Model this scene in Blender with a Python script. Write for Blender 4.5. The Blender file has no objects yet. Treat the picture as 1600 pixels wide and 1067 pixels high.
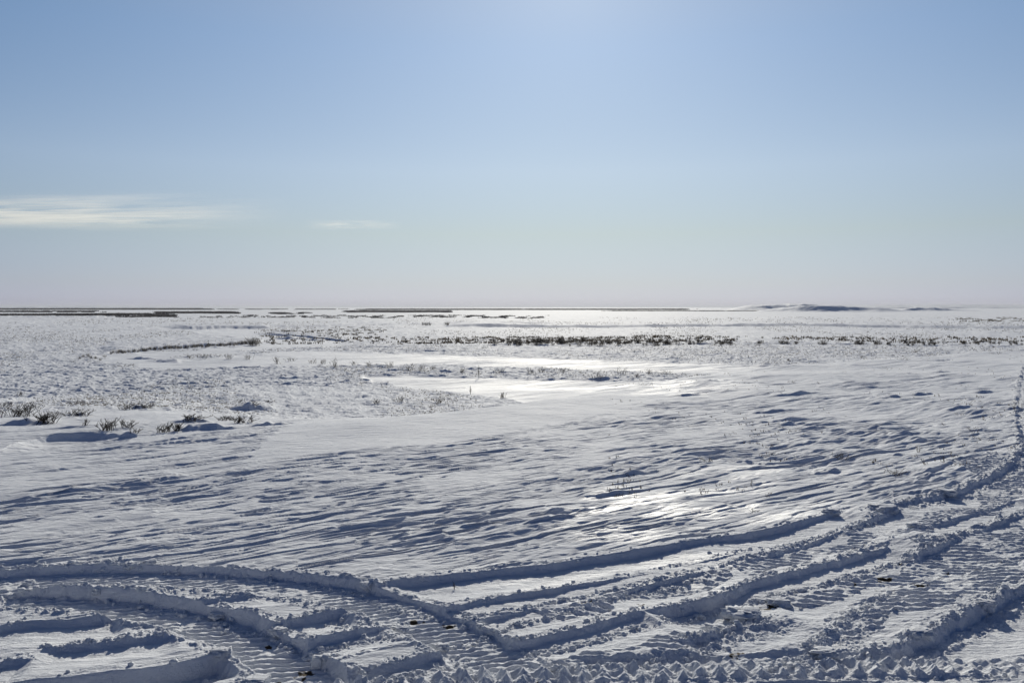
import bpy, math, random
import numpy as np

# ------------------------------------------------------------------ camera, sky, sun, exposure
scene = bpy.context.scene
F_PX, CX, CY, HOR = 1244.0, 800.0, 533.5, 480.0      # focal length and centre in photograph pixels
CAM_H = 3.0
PITCH = math.atan((CY - HOR) / F_PX)                 # looking slightly down
cam_d = bpy.data.cameras.new("camera"); cam = bpy.data.objects.new("camera", cam_d)
scene.collection.objects.link(cam); scene.camera = cam
cam_d.sensor_width = 36.0; cam_d.lens = 36.0 * F_PX / 1600.0
cam_d.clip_start = 0.1; cam_d.clip_end = 120000.0
cam.location = (0, 0, CAM_H); cam.rotation_euler = (math.pi / 2 - PITCH, 0, 0)

SUN_EL, SUN_AZ = math.radians(23.0), math.radians(4.0)   # azimuth clockwise from +Y
world = bpy.data.worlds.new("World"); scene.world = world; world.use_nodes = True
wn = world.node_tree; bg = wn.nodes["Background"]
sky = wn.nodes.new("ShaderNodeTexSky"); sky.sky_type = 'NISHITA'; sky.sun_disc = False
sky.sun_elevation = SUN_EL; sky.sun_rotation = SUN_AZ
sky.altitude = 0.0; sky.air_density = 1.0; sky.dust_density = 0.0; sky.ozone_density = 2.0
SKY_K = 0.0525
# the sky texture, cooled towards the horizon as through ice haze, with the broad pale glow round the sun
_tc = wn.nodes.new("ShaderNodeTexCoord"); _sx = wn.nodes.new("ShaderNodeSeparateXYZ"); wn.links.new(_tc.outputs["Generated"], _sx.inputs[0])
_cr = wn.nodes.new("ShaderNodeValToRGB"); wn.links.new(_sx.outputs[2], _cr.inputs[0])
_els = [(0.0, (0.50, 0.62, 1.50)), (0.012, (0.60, 0.71, 1.52)), (0.028, (0.65, 0.73, 1.33)), (0.09, (0.85, 0.86, 1.06)), (0.166, (1.0, 1.04, 1.24)), (0.31, (0.42, 0.85, 1.20)), (1.0, (0.34, 0.60, 0.95))]
while len(_cr.color_ramp.elements) < len(_els): _cr.color_ramp.elements.new(0.5)
for _e, (_p, _c) in zip(_cr.color_ramp.elements, _els): _e.position = _p; _e.color = (*_c, 1)
_mul = wn.nodes.new("ShaderNodeVectorMath"); _mul.operation = 'MULTIPLY'
wn.links.new(sky.outputs[0], _mul.inputs[0]); wn.links.new(_cr.outputs[0], _mul.inputs[1])
_dot = wn.nodes.new("ShaderNodeVectorMath"); _dot.operation = 'DOT_PRODUCT'
_dot.inputs[1].default_value = (math.sin(SUN_AZ) * math.cos(SUN_EL), math.cos(SUN_AZ) * math.cos(SUN_EL), math.sin(SUN_EL))
wn.links.new(_tc.outputs["Generated"], _dot.inputs[0])
_fc = wn.nodes.new("ShaderNodeFloatCurve"); _map = _fc.mapping; _cv = _map.curves[0]
def _arc(node_in):
    ac = wn.nodes.new("ShaderNodeMath"); ac.operation = 'ARCCOSINE'; wn.links.new(node_in, ac.inputs[0])
    dv = wn.nodes.new("ShaderNodeMath"); dv.operation = 'DIVIDE'; wn.links.new(ac.outputs[0], dv.inputs[0]); dv.inputs[1].default_value = math.pi; return dv
_ang = _arc(_dot.outputs["Value"]); wn.links.new(_ang.outputs[0], _fc.inputs["Value"])
_pts = [(0, .48), (5, .40), (15, .285), (24, .21), (36, .13), (43, .09), (60, .04), (90, 0.0), (180, 0.0)]
while len(_cv.points) < len(_pts): _cv.points.new(0.5, 0.5)
for _p, (_a, _v) in zip(_cv.points, _pts): _p.location = (_a / 180, _v)
_map.update()
_gl = wn.nodes.new("ShaderNodeVectorMath"); _gl.operation = 'SCALE'; _gl.inputs[0].default_value = (0.97 / SKY_K, 0.94 / SKY_K, 0.80 / SKY_K)
wn.links.new(_fc.outputs[0], _gl.inputs["Scale"])
_g2 = wn.nodes.new("ShaderNodeValToRGB"); wn.links.new(_sx.outputs[2], _g2.inputs[0])
for _e, (_p, _c) in zip(_g2.color_ramp.elements, [(0.03, (1.0, 0.88, 0.35)), (0.30, (1, 1, 1))]): _e.position = _p; _e.color = (*_c, 1)
_gm = wn.nodes.new("ShaderNodeVectorMath"); _gm.operation = 'MULTIPLY'
wn.links.new(_gl.outputs[0], _gm.inputs[0]); wn.links.new(_g2.outputs[0], _gm.inputs[1]); _gl = _gm
# away from the sun the sky is deeper
_bk = wn.nodes.new("ShaderNodeMapRange"); _bk.inputs["From Min"].default_value = 0.25; _bk.inputs["From Max"].default_value = 0.55
_bk.inputs["To Min"].default_value = 0.0; _bk.inputs["To Max"].default_value = 1.0; wn.links.new(_ang.outputs[0], _bk.inputs["Value"])
_bm = wn.nodes.new("ShaderNodeMix"); _bm.data_type = 'RGBA'; wn.links.new(_bk.outputs[0], _bm.inputs["Factor"])
_bm.inputs["A"].default_value = (1, 1, 1, 1); _bm.inputs["B"].default_value = (0.25, 0.36, 0.54, 1)
_m2 = wn.nodes.new("ShaderNodeVectorMath"); _m2.operation = 'MULTIPLY'; wn.links.new(_mul.outputs[0], _m2.inputs[0]); wn.links.new(_bm.outputs["Result"], _m2.inputs[1])
_add = wn.nodes.new("ShaderNodeVectorMath"); _add.operation = 'ADD'; wn.links.new(_m2.outputs[0], _add.inputs[0]); wn.links.new(_gl.outputs[0], _add.inputs[1])
wn.links.new(_add.outputs[0], bg.inputs[0]); bg.inputs[1].default_value = SKY_K
sun_d = bpy.data.lights.new("sun", 'SUN'); sun = bpy.data.objects.new("sun", sun_d)
scene.collection.objects.link(sun)
sun_d.energy = 4.0; sun_d.angle = math.radians(0.5); sun_d.color = (1.0, 0.94, 0.81)
sun.rotation_euler = (math.pi / 2 - SUN_EL, 0, math.pi - SUN_AZ)
scene.view_settings.view_transform = 'Standard'; scene.view_settings.look = 'None'
scene.view_settings.gamma = 1.0; scene.view_settings.exposure = 0.0

rng = np.random.default_rng(7); random.seed(7)
COL = scene.collection

# ------------------------------------------------------------------ numeric helpers
def _tab(seed):
    r = np.random.default_rng(seed)
    p = r.permutation(256).astype(np.int32)
    a = r.uniform(0, 2 * np.pi, 256)
    return p, np.cos(a).astype(np.float32), np.sin(a).astype(np.float32)
def noise(x, y, seed=0):
    p, gc, gs = _tab(seed + 1000)
    x = np.asarray(x, np.float32); y = np.asarray(y, np.float32)
    fx, fy = np.floor(x), np.floor(y)
    xi, yi = fx.astype(np.int32), fy.astype(np.int32)
    dx, dy = x - fx, y - fy
    u = dx * dx * dx * (dx * (dx * 6 - 15) + 10); v = dy * dy * dy * (dy * (dy * 6 - 15) + 10)
    a0, a1 = p[xi & 255], p[(xi + 1) & 255]
    def g(a, oy, ddx, ddy):
        h = p[(a + yi + oy) & 255]
        return gc[h] * ddx + gs[h] * ddy
    n0 = g(a0, 0, dx, dy); n1 = g(a1, 0, dx - 1, dy)
    m0 = g(a0, 1, dx, dy - 1); m1 = g(a1, 1, dx - 1, dy - 1)
    a = n0 + u * (n1 - n0); b = m0 + u * (m1 - m0)
    return (a + v * (b - a)) * 1.5
def fbm(x, y, octs, seed=0, gain=0.5):
    s, a = 0, 1.0
    for k in range(octs):
        s = s + a * noise(x * 2 ** k + 17.3 * k, y * 2 ** k - 9.1 * k, seed + k); a *= gain
    return s
def sst(a, b, x):
    t = np.clip((x - a) / (b - a), 0, 1)
    return t * t * (3 - 2 * t)

cp, sp = math.cos(PITCH), math.sin(PITCH)
def project(x, y, z):                      # world -> photograph pixel
    zz = z - CAM_H
    dep = y * cp - zz * sp; up = y * sp + zz * cp
    dep = np.maximum(dep, 1e-3)
    return CX + F_PX * x / dep, CY - F_PX * up / dep
def unproject(px, py, z=0.0):              # photograph pixel -> horizontal plane
    a, b = (px - CX) / F_PX, (CY - py) / F_PX
    dy, dz = cp + b * sp, -sp + b * cp
    t = (z - CAM_H) / dz
    return a * t, dy * t

# ------------------------------------------------------------------ the lie of the land
PLAIN = -2.5
_ev = np.array([-0.75, -0.45, -0.16, 0.0, 0.08, 0.16, 0.24, 0.40, 0.56, 0.66, 0.9])
_ed = np.array([13.0, 15.5, 20.0, 24.0, 27.0, 31.0, 34.0, 42.0, 50.0, 54.0, 60.0])
_ew = np.array([40.0, 36.0, 16.0, 8.0, 8.0, 10.0, 16.0, 22.0, 26.0, 28.0, 30.0])
def macro(x, y):
    u = np.where(y > 0.1, x / np.maximum(y, 0.1), np.sign(x) * 0.9)
    u = np.clip(u, -0.75, 0.9)
    e = np.interp(u, _ev, _ed); w = np.interp(u, _ev, _ew)
    z = PLAIN * sst(0, 1, (y - e) / w)
    z = z - 0.012 * np.maximum(-x - 3, 0) * sst(2, 16, y) * (1 - sst(25, 60, y))
    return z
def soft(mask_x, a, b, w):                  # 1 between a and b, ramps of width w
    return sst(a - w, a + w, mask_x) * (1 - sst(b - w, b + w, mask_x))

# river flats, traced on the photograph and laid on the plain
S = [
 [(298,518),(340,514),(398,514),(430,522),(480,526),(530,531),(545,538),(500,541),(430,543),(380,547),(300,554),(240,561),(200,566),(172,566),(150,560),(175,554),(230,548),(300,545),(380,541),(408,536),(385,527),(330,524)],
 [(200,562),(260,562),(330,558),(400,552),(470,547),(560,549),(700,553),(900,560),(1080,566),(1240,574),(1250,582),(1120,583),(1000,580),(850,575),(700,569),(560,570),(430,574),(300,577),(220,573)],
 [(570,586),(640,585),(700,588),(860,592),(1000,594),(1110,594),(1110,640),(860,640),(800,622),(740,613),(680,607),(620,600),(575,594)],
]
def in_poly(px, py, poly):
    r = np.zeros(px.shape, bool)
    n = len(poly)
    for i in range(n):
        x0, y0 = poly[i]; x1, y1 = poly[(i + 1) % n]
        if y0 == y1: continue
        c = ((y0 > py) != (y1 > py)) & (px < (x1 - x0) * (py - y0) / (y1 - y0) + x0)
        r ^= c
    return r

# ------------------------------------------------------------------ the polar grid of the ground
au = np.linspace(-0.80, 0.80, 1850)
az = np.arctan(au)
side = np.linspace(az[-1], math.pi, 110)[1:]
TH = np.concatenate([-side[::-1], az, side[:-1]])
py_near = np.concatenate([np.linspace(1330, 1085, 120)[:-1], np.linspace(1085, 720, 1000)[:-1], np.linspace(720, 545, 520)])
r_near = CAM_H * F_PX / (py_near - HOR)
inv = np.linspace(1.0 / r_near[-1], 1.0 / 2600.0, 620)[1:]
r_far = 1.0 / inv
r_vfar = np.geomspace(2600, 45000, 26)[1:]
R = np.concatenate([np.linspace(0.15, r_near[0], 45)[:-1], r_near, r_far, r_vfar])
NR, NT = len(R), len(TH)
X = (R[:, None] * np.sin(TH)[None, :]).astype(np.float64)
Y = (R[:, None] * np.cos(TH)[None, :]).astype(np.float64)
print("grid", NR, NT, NR * NT)
ZM = macro(X, Y)
RR = np.broadcast_to(R[:, None], X.shape)
i60 = int(np.searchsorted(R, 75.0)); i160 = int(np.searchsorted(R, 260.0))
ja, jb = int(np.searchsorted(TH, -0.72)), int(np.searchsorted(TH, 0.72))

WIND = math.radians(57.0)                     # sastrugi run this far right of straight ahead
wx, wy = math.sin(WIND), math.cos(WIND)
A = (X * wx + Y * wy); B = (-X * wy + Y * wx)     # along the wind, and across it (away from the camera)

H = np.zeros_like(X)
dist = np.zeros_like(X)                       # how much the surface has been driven over

# --- tracks and broken walls near the camera
def world_curve(pts, step=0.12):
    p = np.array([unproject(a, b, 0.0) for a, b in pts], float)
    p[:, :] = p
    # Catmull-Rom
    q = np.vstack([2 * p[0] - p[1], p, 2 * p[-1] - p[-2]])
    out = []
    for i in range(1, len(q) - 2):
        L = np.linalg.norm(q[i + 1] - q[i]); n = max(2, min(12, int(L / step)))
        t = np.linspace(0, 1, n, endpoint=False)[:, None]
        p0, p1, p2, p3 = q[i - 1], q[i], q[i + 1], q[i + 2]
        out.append(0.5 * ((2 * p1) + (-p0 + p2) * t + (2 * p0 - 5 * p1 + 4 * p2 - p3) * t ** 2 + (-p0 + 3 * p1 - 3 * p2 + p3) * t ** 3))
    out.append(p[-1:]); return np.vstack(out)
def curve_field(pts, reach):
    """indices of ground points near the curve, signed distance (positive towards its right side) and arc length"""
    c = world_curve(pts)
    x0, y0 = c.min(0) - reach; x1, y1 = c.max(0) + reach
    sub = (slice(0, i60), slice(ja, jb))
    m = (X[sub] > x0) & (X[sub] < x1) & (Y[sub] > y0) & (Y[sub] < y1)
    ii, jj = np.nonzero(m); jj = jj + ja
    x, y = X[ii, jj].astype(np.float32), Y[ii, jj].astype(np.float32)
    best = np.full(len(x), 1e9, np.float32); sg = np.zeros(len(x), np.float32); al = np.zeros(len(x), np.float32)
    s0 = 0.0
    for k in range(len(c) - 1):
        ax, ay = c[k]; bx, by = c[k + 1]; dx, dy = bx - ax, by - ay
        L = math.hypot(dx, dy)
        if L < 1e-6: continue
        sel = np.nonzero((x > min(ax, bx) - reach) & (x < max(ax, bx) + reach) & (y > min(ay, by) - reach) & (y < max(ay, by) + reach))[0]
        rx, ry = x[sel] - ax, y[sel] - ay
        t = np.clip((rx * dx + ry * dy) / (L * L), 0, 1)
        d = np.hypot(rx - t * dx, ry - t * dy)
        cr = -(dx * ry - dy * rx) / L
        b = d < best[sel]
        w = sel[b]
        best[w] = d[b]; sg[w] = np.where(cr[b] >= 0, 1, -1); al[w] = s0 + t[b] * L
        s0 += L
    ok = best < reach
    return ii[ok], jj[ok], (best * sg)[ok], al[ok], s0
clod_spots = []                                # (x, y, size) of crumbs lying on berms
def scatter_clods(pts, n, off=0.06, smin=0.012, smax=0.04):
    c = world_curve(pts)
    for _ in range(int(n * 1.25)):
        k = rng.integers(0, len(c) - 1); t = rng.random()
        p = c[k] * (1 - t) + c[k + 1] * t
        d = c[k + 1] - c[k]; d = d / (np.linalg.norm(d) + 1e-9); nrm = np.array([-d[1], d[0]])
        p = p + nrm * (abs(rng.normal(0, off)) - 0.02)
        clod_spots.append((p[0], p[1], 0.68 * (0.8 * smin + (1.15 * smax - smin) * rng.random() ** 3.5)))
TR = np.zeros_like(X)                          # trench depth
BERM = np.zeros_like(X)
def wall(pts, depth=0.14, width=0.3, back=0.6, berm=0.03, soft_edge=0.05, taper=0.5, clods=0, rag=0.05, seed=1):
    ii, jj, s, al, L = curve_field(pts, width + back + 0.5)
    x, y = X[ii, jj], Y[ii, jj]
    berm *= 0.42; rag *= 0.45
    s = s + rag * fbm(x * 2.2, y * 2.2, 4, 50 + seed, 0.6)
    tp = sst(0, taper, al) * sst(0, taper, L - al)
    v = 0.75 + 0.5 * noise(al * 0.8, al * 0 + seed * 3.1, 61)
    dpt = depth * tp * v * sst(0, soft_edge + 0.02, s) * (1 - sst(width, width + back, s))
    dpt = dpt * 0.66
    TR[ii, jj] = np.maximum(TR[ii, jj], dpt)
    lump = np.clip(0.3 + 1.6 * fbm(x * 7, y * 7, 4, 80 + seed, 0.65), 0, 1.7); lump = 0.45 * lump + 0.55 * (np.floor(lump * 3) + sst(0.6, 1, (lump * 3) % 1)) / 3
    bm = berm * tp * lump * np.exp(-((s + 0.05) / 0.09) ** 2)
    bm = bm + 0.7 * berm * tp * lump * np.exp(-((s - 0.16) / 0.12) ** 2) * (rag > 0.04)
    BERM[ii, jj] = np.maximum(BERM[ii, jj], bm)
    dist[ii, jj] = np.maximum(dist[ii, jj], tp * sst(-0.05, 0.05, s) * (1 - sst(width, width + back, s)))
    if clods: scatter_clods(pts, clods)
def band(pts, half=0.42, depth=0.17, berm=0.035, clods=0, seed=1, rag=0.04):
    ii, jj, s, al, L = curve_field(pts, half + 0.5)
    x, y = X[ii, jj], Y[ii, jj]
    a = np.abs(s) + rag * fbm(x * 2.4, y * 2.4, 4, 130 + seed, 0.6)
    dpt = depth * (1 - sst(half - 0.05, half + 0.02, a))
    TR[ii, jj] = np.maximum(TR[ii, jj], dpt)
    lump = np.clip(0.2 + 2.0 * fbm(x * 8, y * 8, 4, 180 + seed, 0.65), 0, 1.7); lump = 0.45 * lump + 0.55 * (np.floor(lump * 3) + sst(0.6, 1, (lump * 3) % 1)) / 3
    BERM[ii, jj] = np.maximum(BERM[ii, jj], berm * lump * np.exp(-((a - half - 0.07) / 0.08) ** 2))
    dist[ii, jj] = np.maximum(dist[ii, jj], 1 - sst(half, half + 0.05, a))
    return ii, jj, s, al
def rib_dir(p, q):
    a, b = unproject(*p), unproject(*q)
    d = np.array([b[0] - a[0], b[1] - a[1]]); d /= np.linalg.norm(d); return -d[1], d[0]
def ribs(ii, jj, nvec, pitch, amp, m, seed=0):
    x, y = X[ii, jj], Y[ii, jj]
    ph = (x * nvec[0] + y * nvec[1]) / pitch + 0.30 * fbm(x * 1.3, y * 1.3, 3, 200 + seed)
    f = ph - np.floor(ph)
    prof = np.where(f < 0.3, f / 0.3, (1 - f) / 0.7)            # steep face towards the camera
    prof = prof * prof * (3 - 2 * prof)
    brk = np.clip(1.0 + 1.1 * fbm(x * 1.7, y * 1.7, 3, 230 + seed), 0.25, 1.3)
    H[ii, jj] += amp * (prof - 0.5) * brk * m + amp * 0.55 * m * fbm(x * 11, y * 14, 2, 250 + seed)

T1 = [(-420,912),(-60,903),(100,896),(250,896),(380,905),(500,918),(590,938),(665,966),(718,992),(762,1022),(800,1052),(850,1110),(900,1190)]
T2 = [(-420,965),(-50,931),(60,929),(150,934),(250,949),(335,970),(395,993),(445,1026),(485,1062),(530,1115),(570,1200)]
t1 = band(T1, 0.34, 0.10, 0.016, seed=1, rag=0.03)
t2 = band(T2, 0.31, 0.13, 0.016, seed=2, rag=0.03)
n1 = rib_dir((520,977), (610,966)); n2 = rib_dir((300,1005), (400,1000))
ribs(t1[0], t1[1], n1, 0.095, 0.017, 1 - sst(0.26, 0.34, np.abs(t1[2])), 1)
ribs(t2[0], t2[1], n2, 0.095, 0.017, 1 - sst(0.23, 0.31, np.abs(t2[2])), 2)
scatter_clods([(40,883),(200,880),(330,888),(430,898),(530,914),(640,946),(720,962),(800,1000)], 210, 0.09, 0.012, 0.05)
scatter_clods([(0,915),(130,917),(200,930),(290,945),(400,972),(440,985),(500,1030)], 170, 0.09, 0.012, 0.05)
scatter_clods([(430,925),(560,985),(690,1010),(740,1050)], 110, 0.10)

# crossing tracks on the left: fronts of the slabs left standing
wall([(-60,985),(40,968),(120,964),(192,953)], 0.15, 0.22, 0.5, 0.01, taper=0.12, rag=0.02, clods=20, seed=3)
wall([(60,1010),(140,1003),(220,993),(292,985)], 0.10, 0.15, 0.4, 0.05, taper=0.2, clods=60, seed=4)
wall([(-80,1085),(20,1062),(130,1052),(250,1036),(352,1012)], 0.22, 0.30, 0.3, 0.01, taper=0.1, rag=0.03, clods=8, seed=5)
wall([(60,1110),(180,1078),(280,1052),(362,1028)], 0.09, 0.18, 0.4, 0.06, taper=0.2, clods=90, seed=6)
wall([(290,938),(360,932),(445,918)], 0.08, 0.12, 0.4, 0.04, taper=0.2, clods=25, seed=7)
wall([(330,957),(365,975),(420,972),(480,960),(545,947)], 0.15, 0.18, 0.45, 0.02, taper=0.15, rag=0.03, clods=50, seed=8)
wall([(405,980),(450,1000),(520,988),(600,972),(640,962)], 0.12, 0.18, 0.45, 0.03, taper=0.15, rag=0.03, clods=50, seed=9)
wall([(505,1060),(560,1048),(630,1030),(695,1012)], 0.20, 0.25, 0.3, 0.02, taper=0.12, rag=0.02, clods=60, seed=10)
wall([(470,1085),(560,1068),(640,1052),(725,1030)], 0.08, 0.15, 0.4, 0.05, taper=0.2, clods=60, seed=11)
wall([(470,1010),(540,1000),(620,985),(660,975)], 0.05, 0.10, 0.3, 0.04, taper=0.3, clods=50, seed=12)
wall([(-50,1045),(10,1030),(60,1025)], 0.12, 0.20, 0.3, 0.03, taper=0.15, clods=20, seed=13)
# the set curving away to the right
wall([(560,915),(620,907),(700,896),(800,884),(930,868),(1050,848),(1180,827),(1250,812),(1325,792)], 0.15, 0.25, 0.8, 0.02, taper=0.6, clods=70, seed=14)
wall([(1340,797),(1430,782),(1500,764),(1560,738),(1592,712),(1600,695)], 0.13, 0.35, 0.9, 0.07, taper=0.5, clods=130, rag=0.09, seed=15)
wall([(1585,722),(1596,700),(1592,680),(1587,640),(1592,600),(1600,570)], 0.09, 0.30, 0.9, 0.05, taper=0.6, clods=14, rag=0.20, seed=34)
wall([(600,940),(680,948),(780,928),(900,906),(1000,890),(1130,862),(1200,848)], 0.14, 0.22, 0.5, 0.03, taper=0.3, clods=60, seed=16)
wall([(720,968),(790,952),(860,935),(960,917),(1060,895),(1150,872),(1240,848),(1330,818),(1400,792)], 0.14, 0.30, 0.5, 0.05, taper=0.3, clods=160, rag=0.07, seed=17)
wall([(790,972),(900,948),(990,922),(1080,903),(1140,885)], 0.06, 0.12, 0.3, 0.05, taper=0.4, clods=90, rag=0.07, seed=18)
wall([(745,975),(790,997),(880,982),(960,962),(1010,948)], 0.15, 0.22, 0.5, 0.03, taper=0.2, clods=60, seed=19)
wall([(985,950),(1060,942),(1130,925),(1200,897),(1300,872),(1400,845)], 0.20, 0.30, 0.6, 0.05, taper=0.5, clods=80, rag=0.08, seed=20)
wall([(1160,935),(1240,916),(1320,897),(1400,872),(1500,835),(1620,790),(1800,740)], 0.15, 0.35, 0.8, 0.07, taper=0.4, clods=240, rag=0.08, seed=21)
wall([(820,1015),(900,1000),(1000,975),(1090,950),(1150,935)], 0.06, 0.15, 0.4, 0.05, taper=0.4, clods=100, rag=0.07, seed=22)
wall([(850,1040),(960,1032),(1060,1024),(1150,1008)], 0.12, 0.15, 0.3, 0.04, taper=0.3, clods=70, seed=23)
wall([(1050,1003),(1110,988),(1170,968),(1215,955)], 0.10, 0.2, 0.5, 0.10, taper=0.2, clods=70, rag=0.10, seed=24)
wall([(1300,1030),(1390,1010),(1450,988),(1500,962),(1540,940),(1580,925),(1680,880)], 0.17, 0.35, 0.7, 0.06, taper=0.5, clods=110, rag=0.09, seed=25)
wall([(1400,822),(1470,815),(1540,793),(1590,775)], 0.10, 0.25, 0.6, 0.02, taper=0.4, clods=30, seed=26)
wall([(1540,853),(1600,838),(1700,810)], 0.10, 0.25, 0.6, 0.03, taper=0.3, clods=20, seed=27)
wall([(1420,845),(1470,840),(1510,825)], 0.07, 0.25, 0.5, 0.04, taper=0.3, clods=40, seed=28)
wall([(1200,1040),(1260,1022),(1300,985),(1350,950),(1400,920)], 0.06, 0.15, 0.4, 0.06, taper=0.3, clods=120, rag=0.10, seed=29)
wall([(1240,880),(1330,857),(1400,838)], 0.07, 0.2, 0.4, 0.03, taper=0.4, clods=30, seed=30)
wall([(700,1000),(760,985),(830,960)], 0.05, 0.2, 0.4, 0.04, taper=0.4, clods=40, seed=31)
wall([(1190,855),(1260,838),(1320,826),(1390,800)], 0.08, 0.2, 0.4, 0.05, taper=0.3, clods=90, rag=0.08, seed=32)

subn = (slice(0, i60), slice(ja, jb))
PXn, PYn = project(X[subn], Y[subn], np.zeros_like(X[subn]))
wob = fbm(X[subn] * 1.2, Y[subn] * 1.2, 3, 300)
def zone(poly, edge=10):
    m = in_poly(PXn + wob * 25, PYn + wob * 9, poly)
    ii, jj = np.nonzero(m); return ii, jj + ja
for poly, pa, pb, pitch, amp, sd in [
    ([(840,950),(960,930),(1080,893),(1150,880),(1130,897),(990,935),(880,962)], (930,922), (985,934), 0.16, 0.035, 5),
    ([(1150,878),(1300,842),(1400,812),(1500,785),(1600,745),(1620,775),(1500,812),(1400,835),(1280,862),(1170,893)], (1250,850), (1330,856), 0.13, 0.028, 6),
    ([(1230,925),(1400,880),(1500,842),(1640,795),(1640,850),(1500,885),(1350,920),(1260,945)], (1300,905), (1390,912), 0.13, 0.026, 7),
    ([(860,1030),(950,1008),(1050,985),(1120,965),(1060,1010),(900,1038)], (900,1012), (960,1018), 0.12, 0.025, 8),
    ([(560,1010),(620,1000),(660,1003),(560,1030)], (560,1010), (640,1000), 0.10, 0.02, 9),
    ([(1280,960),(1450,900),(1600,860),(1600,900),(1450,950),(1330,995)], (1330,940), (1430,946), 0.14, 0.02, 10),
    ([(1500,730),(1590,700),(1620,640),(1700,640),(1700,730),(1560,770)], (1520,740), (1590,744), 0.16, 0.022, 11)]:
    zi, zj = zone(poly)
    ribs(zi, zj, rib_dir(pa, pb), pitch, 0.17 * pitch, np.ones(len(zi)), sd)
    dist[zi, zj] = np.maximum(dist[zi, zj], 0.8)
# churned snow on the right and along the bottom
churn = in_poly(PXn + wob * 40, PYn + wob * 12, [(800,1015),(1000,985),(1180,940),(1400,880),(1640,800),(2000,760),(2400,1400),(500,1400),(420,1060),(700,1040)])
ci, cj = np.nonzero(churn); cj = cj + ja
xx, yy = X[ci, cj], Y[ci, cj]
amt = 0.5 + 0.5 * np.clip(0.5 + 1.4 * fbm(xx * 0.7, yy * 0.7, 2, 320), 0, 1)
amt = amt * (1 - np.clip(dist[ci, cj], 0, 0.9))
H[ci, cj] += 0.015 * amt * np.abs(fbm(xx * 4.2, yy * 5.5, 4, 330, 0.65)) + 0.005 * amt * fbm(xx * 12, yy * 12, 2, 340)
dist[ci, cj] = np.maximum(dist[ci, cj], 0.55 * amt)
# the row of teeth pressed by a coarse lugged belt along the bottom
Z = [(380,1090),(500,1075),(620,1062),(800,1050),(1000,1042),(1200,1036),(1400,1034),(1650,1030),(1900,1026)]
ii, jj, s, al, L = curve_field(Z, 0.45)
x, y = X[ii, jj], Y[ii, jj]
ph = al / 0.165 + 0.25 * fbm(x * 2, y * 2, 2, 360) + 0.9 * np.abs(s) * 2
tooth = 1 - np.abs((ph - np.floor(ph)) * 2 - 1)
prof = 1 - sst(0.10, 0.17, np.abs(s + 0.02 * noise(x * 5, y * 5, 365)))
var = np.clip(0.9 + 0.5 * fbm(x * 1.6, y * 1.6, 2, 370), 0.25, 1.4)
H[ii, jj] = H[ii, jj] * (1 - 0.8 * prof) + prof * var * (0.062 * tooth ** 1.4 + 0.02 * fbm(x * 12, y * 12, 3, 380)) 
TR[ii, jj] = np.maximum(TR[ii, jj] * (1 - prof), 0.06 * (1 - sst(0.2, 0.32, np.abs(s))) )
dist[ii, jj] = np.maximum(dist[ii, jj], 1 - sst(0.2, 0.35, np.abs(s)))
wall([(900,1064),(1050,1060),(1120,1052),(1260,1056),(1400,1049),(1600,1050)], 0.09, 0.2, 0.5, 0.03, taper=0.4, clods=60, seed=33)

H -= TR
H += BERM
H[subn] += 0.006 * dist[subn] * fbm(X[subn] * 7, Y[subn] * 7, 4, 400, 0.6)
print("tracks done")

# --- sastrugi: wind-cut steps whose steep sides face away from the sun
calm = 1 - 0.93 * np.clip(dist, 0, 1)
def saw_layer(sub, lam, stretch, amp, k, seed, cover=0.0, steep=0.10, soften=1.0):
    a, b = A[sub], B[sub]
    n = fbm(a / (lam * stretch), b / (lam * 1.6), 3, seed, 0.55)
    ph = b / lam * 0.62 + k * n
    f = ph - np.floor(ph)
    dr = RR[sub] ** 2 * 0.5 / (CAM_H * F_PX); steep = np.clip(np.maximum(steep, 5 * dr * 0.62 / lam), 0, 0.5)
    amp = amp * (1 - sst(0.25, 0.6, dr / lam))
    st = np.where(f < steep, f / steep, (1 - f) / (1 - steep))
    st = st * st * (3 - 2 * st) * 0.6 + st * 0.4
    m = noise(a / (lam * stretch * 0.55) + 31, b / (lam * 1.1) + 5, seed + 7) + 0.5 * noise(a / (lam * stretch * 3) - 11, b / (lam * 5) + 5, seed + 9)
    m = sst(cover, cover + 0.42, m + 0.35 * noise(a / (lam * 2.0) + 3, b / (lam * 0.8), seed + 11))
    o = amp * st * m
    for _ in range(2): o[1:-1] = 0.25 * (o[:-2] + o[2:]) + 0.5 * o[1:-1]
    return o
def terrace(sub, lam, stretch, step, K, seed, cover=0.0, riser=0.12, wide=4.0):
    """wind-eroded plates: a drawn-out noise cut into flat treads with sharp risers"""
    a, b = A[sub], B[sub]
    n = fbm(a / (lam * stretch), b / lam, 4, seed, 0.48)
    dr = RR[sub] ** 2 * np.where(RR[sub] > 15, 0.36, 0.38) / (CAM_H * F_PX)
    step = step * (1 - sst(0.22, 0.5, dr / lam))
    rf = np.clip(np.maximum(riser, 2.2 * dr * K / lam), 0, 0.9)
    v = n * K; fl = np.floor(v); f = v - fl
    t = fl + sst(0, 1, np.clip((f - (1 - rf)) / rf, 0, 1)) - 0.35 * v
    m = noise(a / (lam * stretch * 0.8) + 3, b / (lam * wide) + 7, seed + 21) + 0.4 * noise(a / (lam * 2), b / lam, seed + 22)
    return step * t * sst(cover - 0.15, cover + 0.45, m)
s1 = (slice(0, i60), slice(ja, jb))
drv = in_poly(PXn + 20 * wob, PYn + 6 * wob, [(-900,885),(330,893),(560,915),(920,865),(1320,800),(1560,745),(2400,700),(2400,1500),(-900,1500)]).astype(float)
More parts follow.
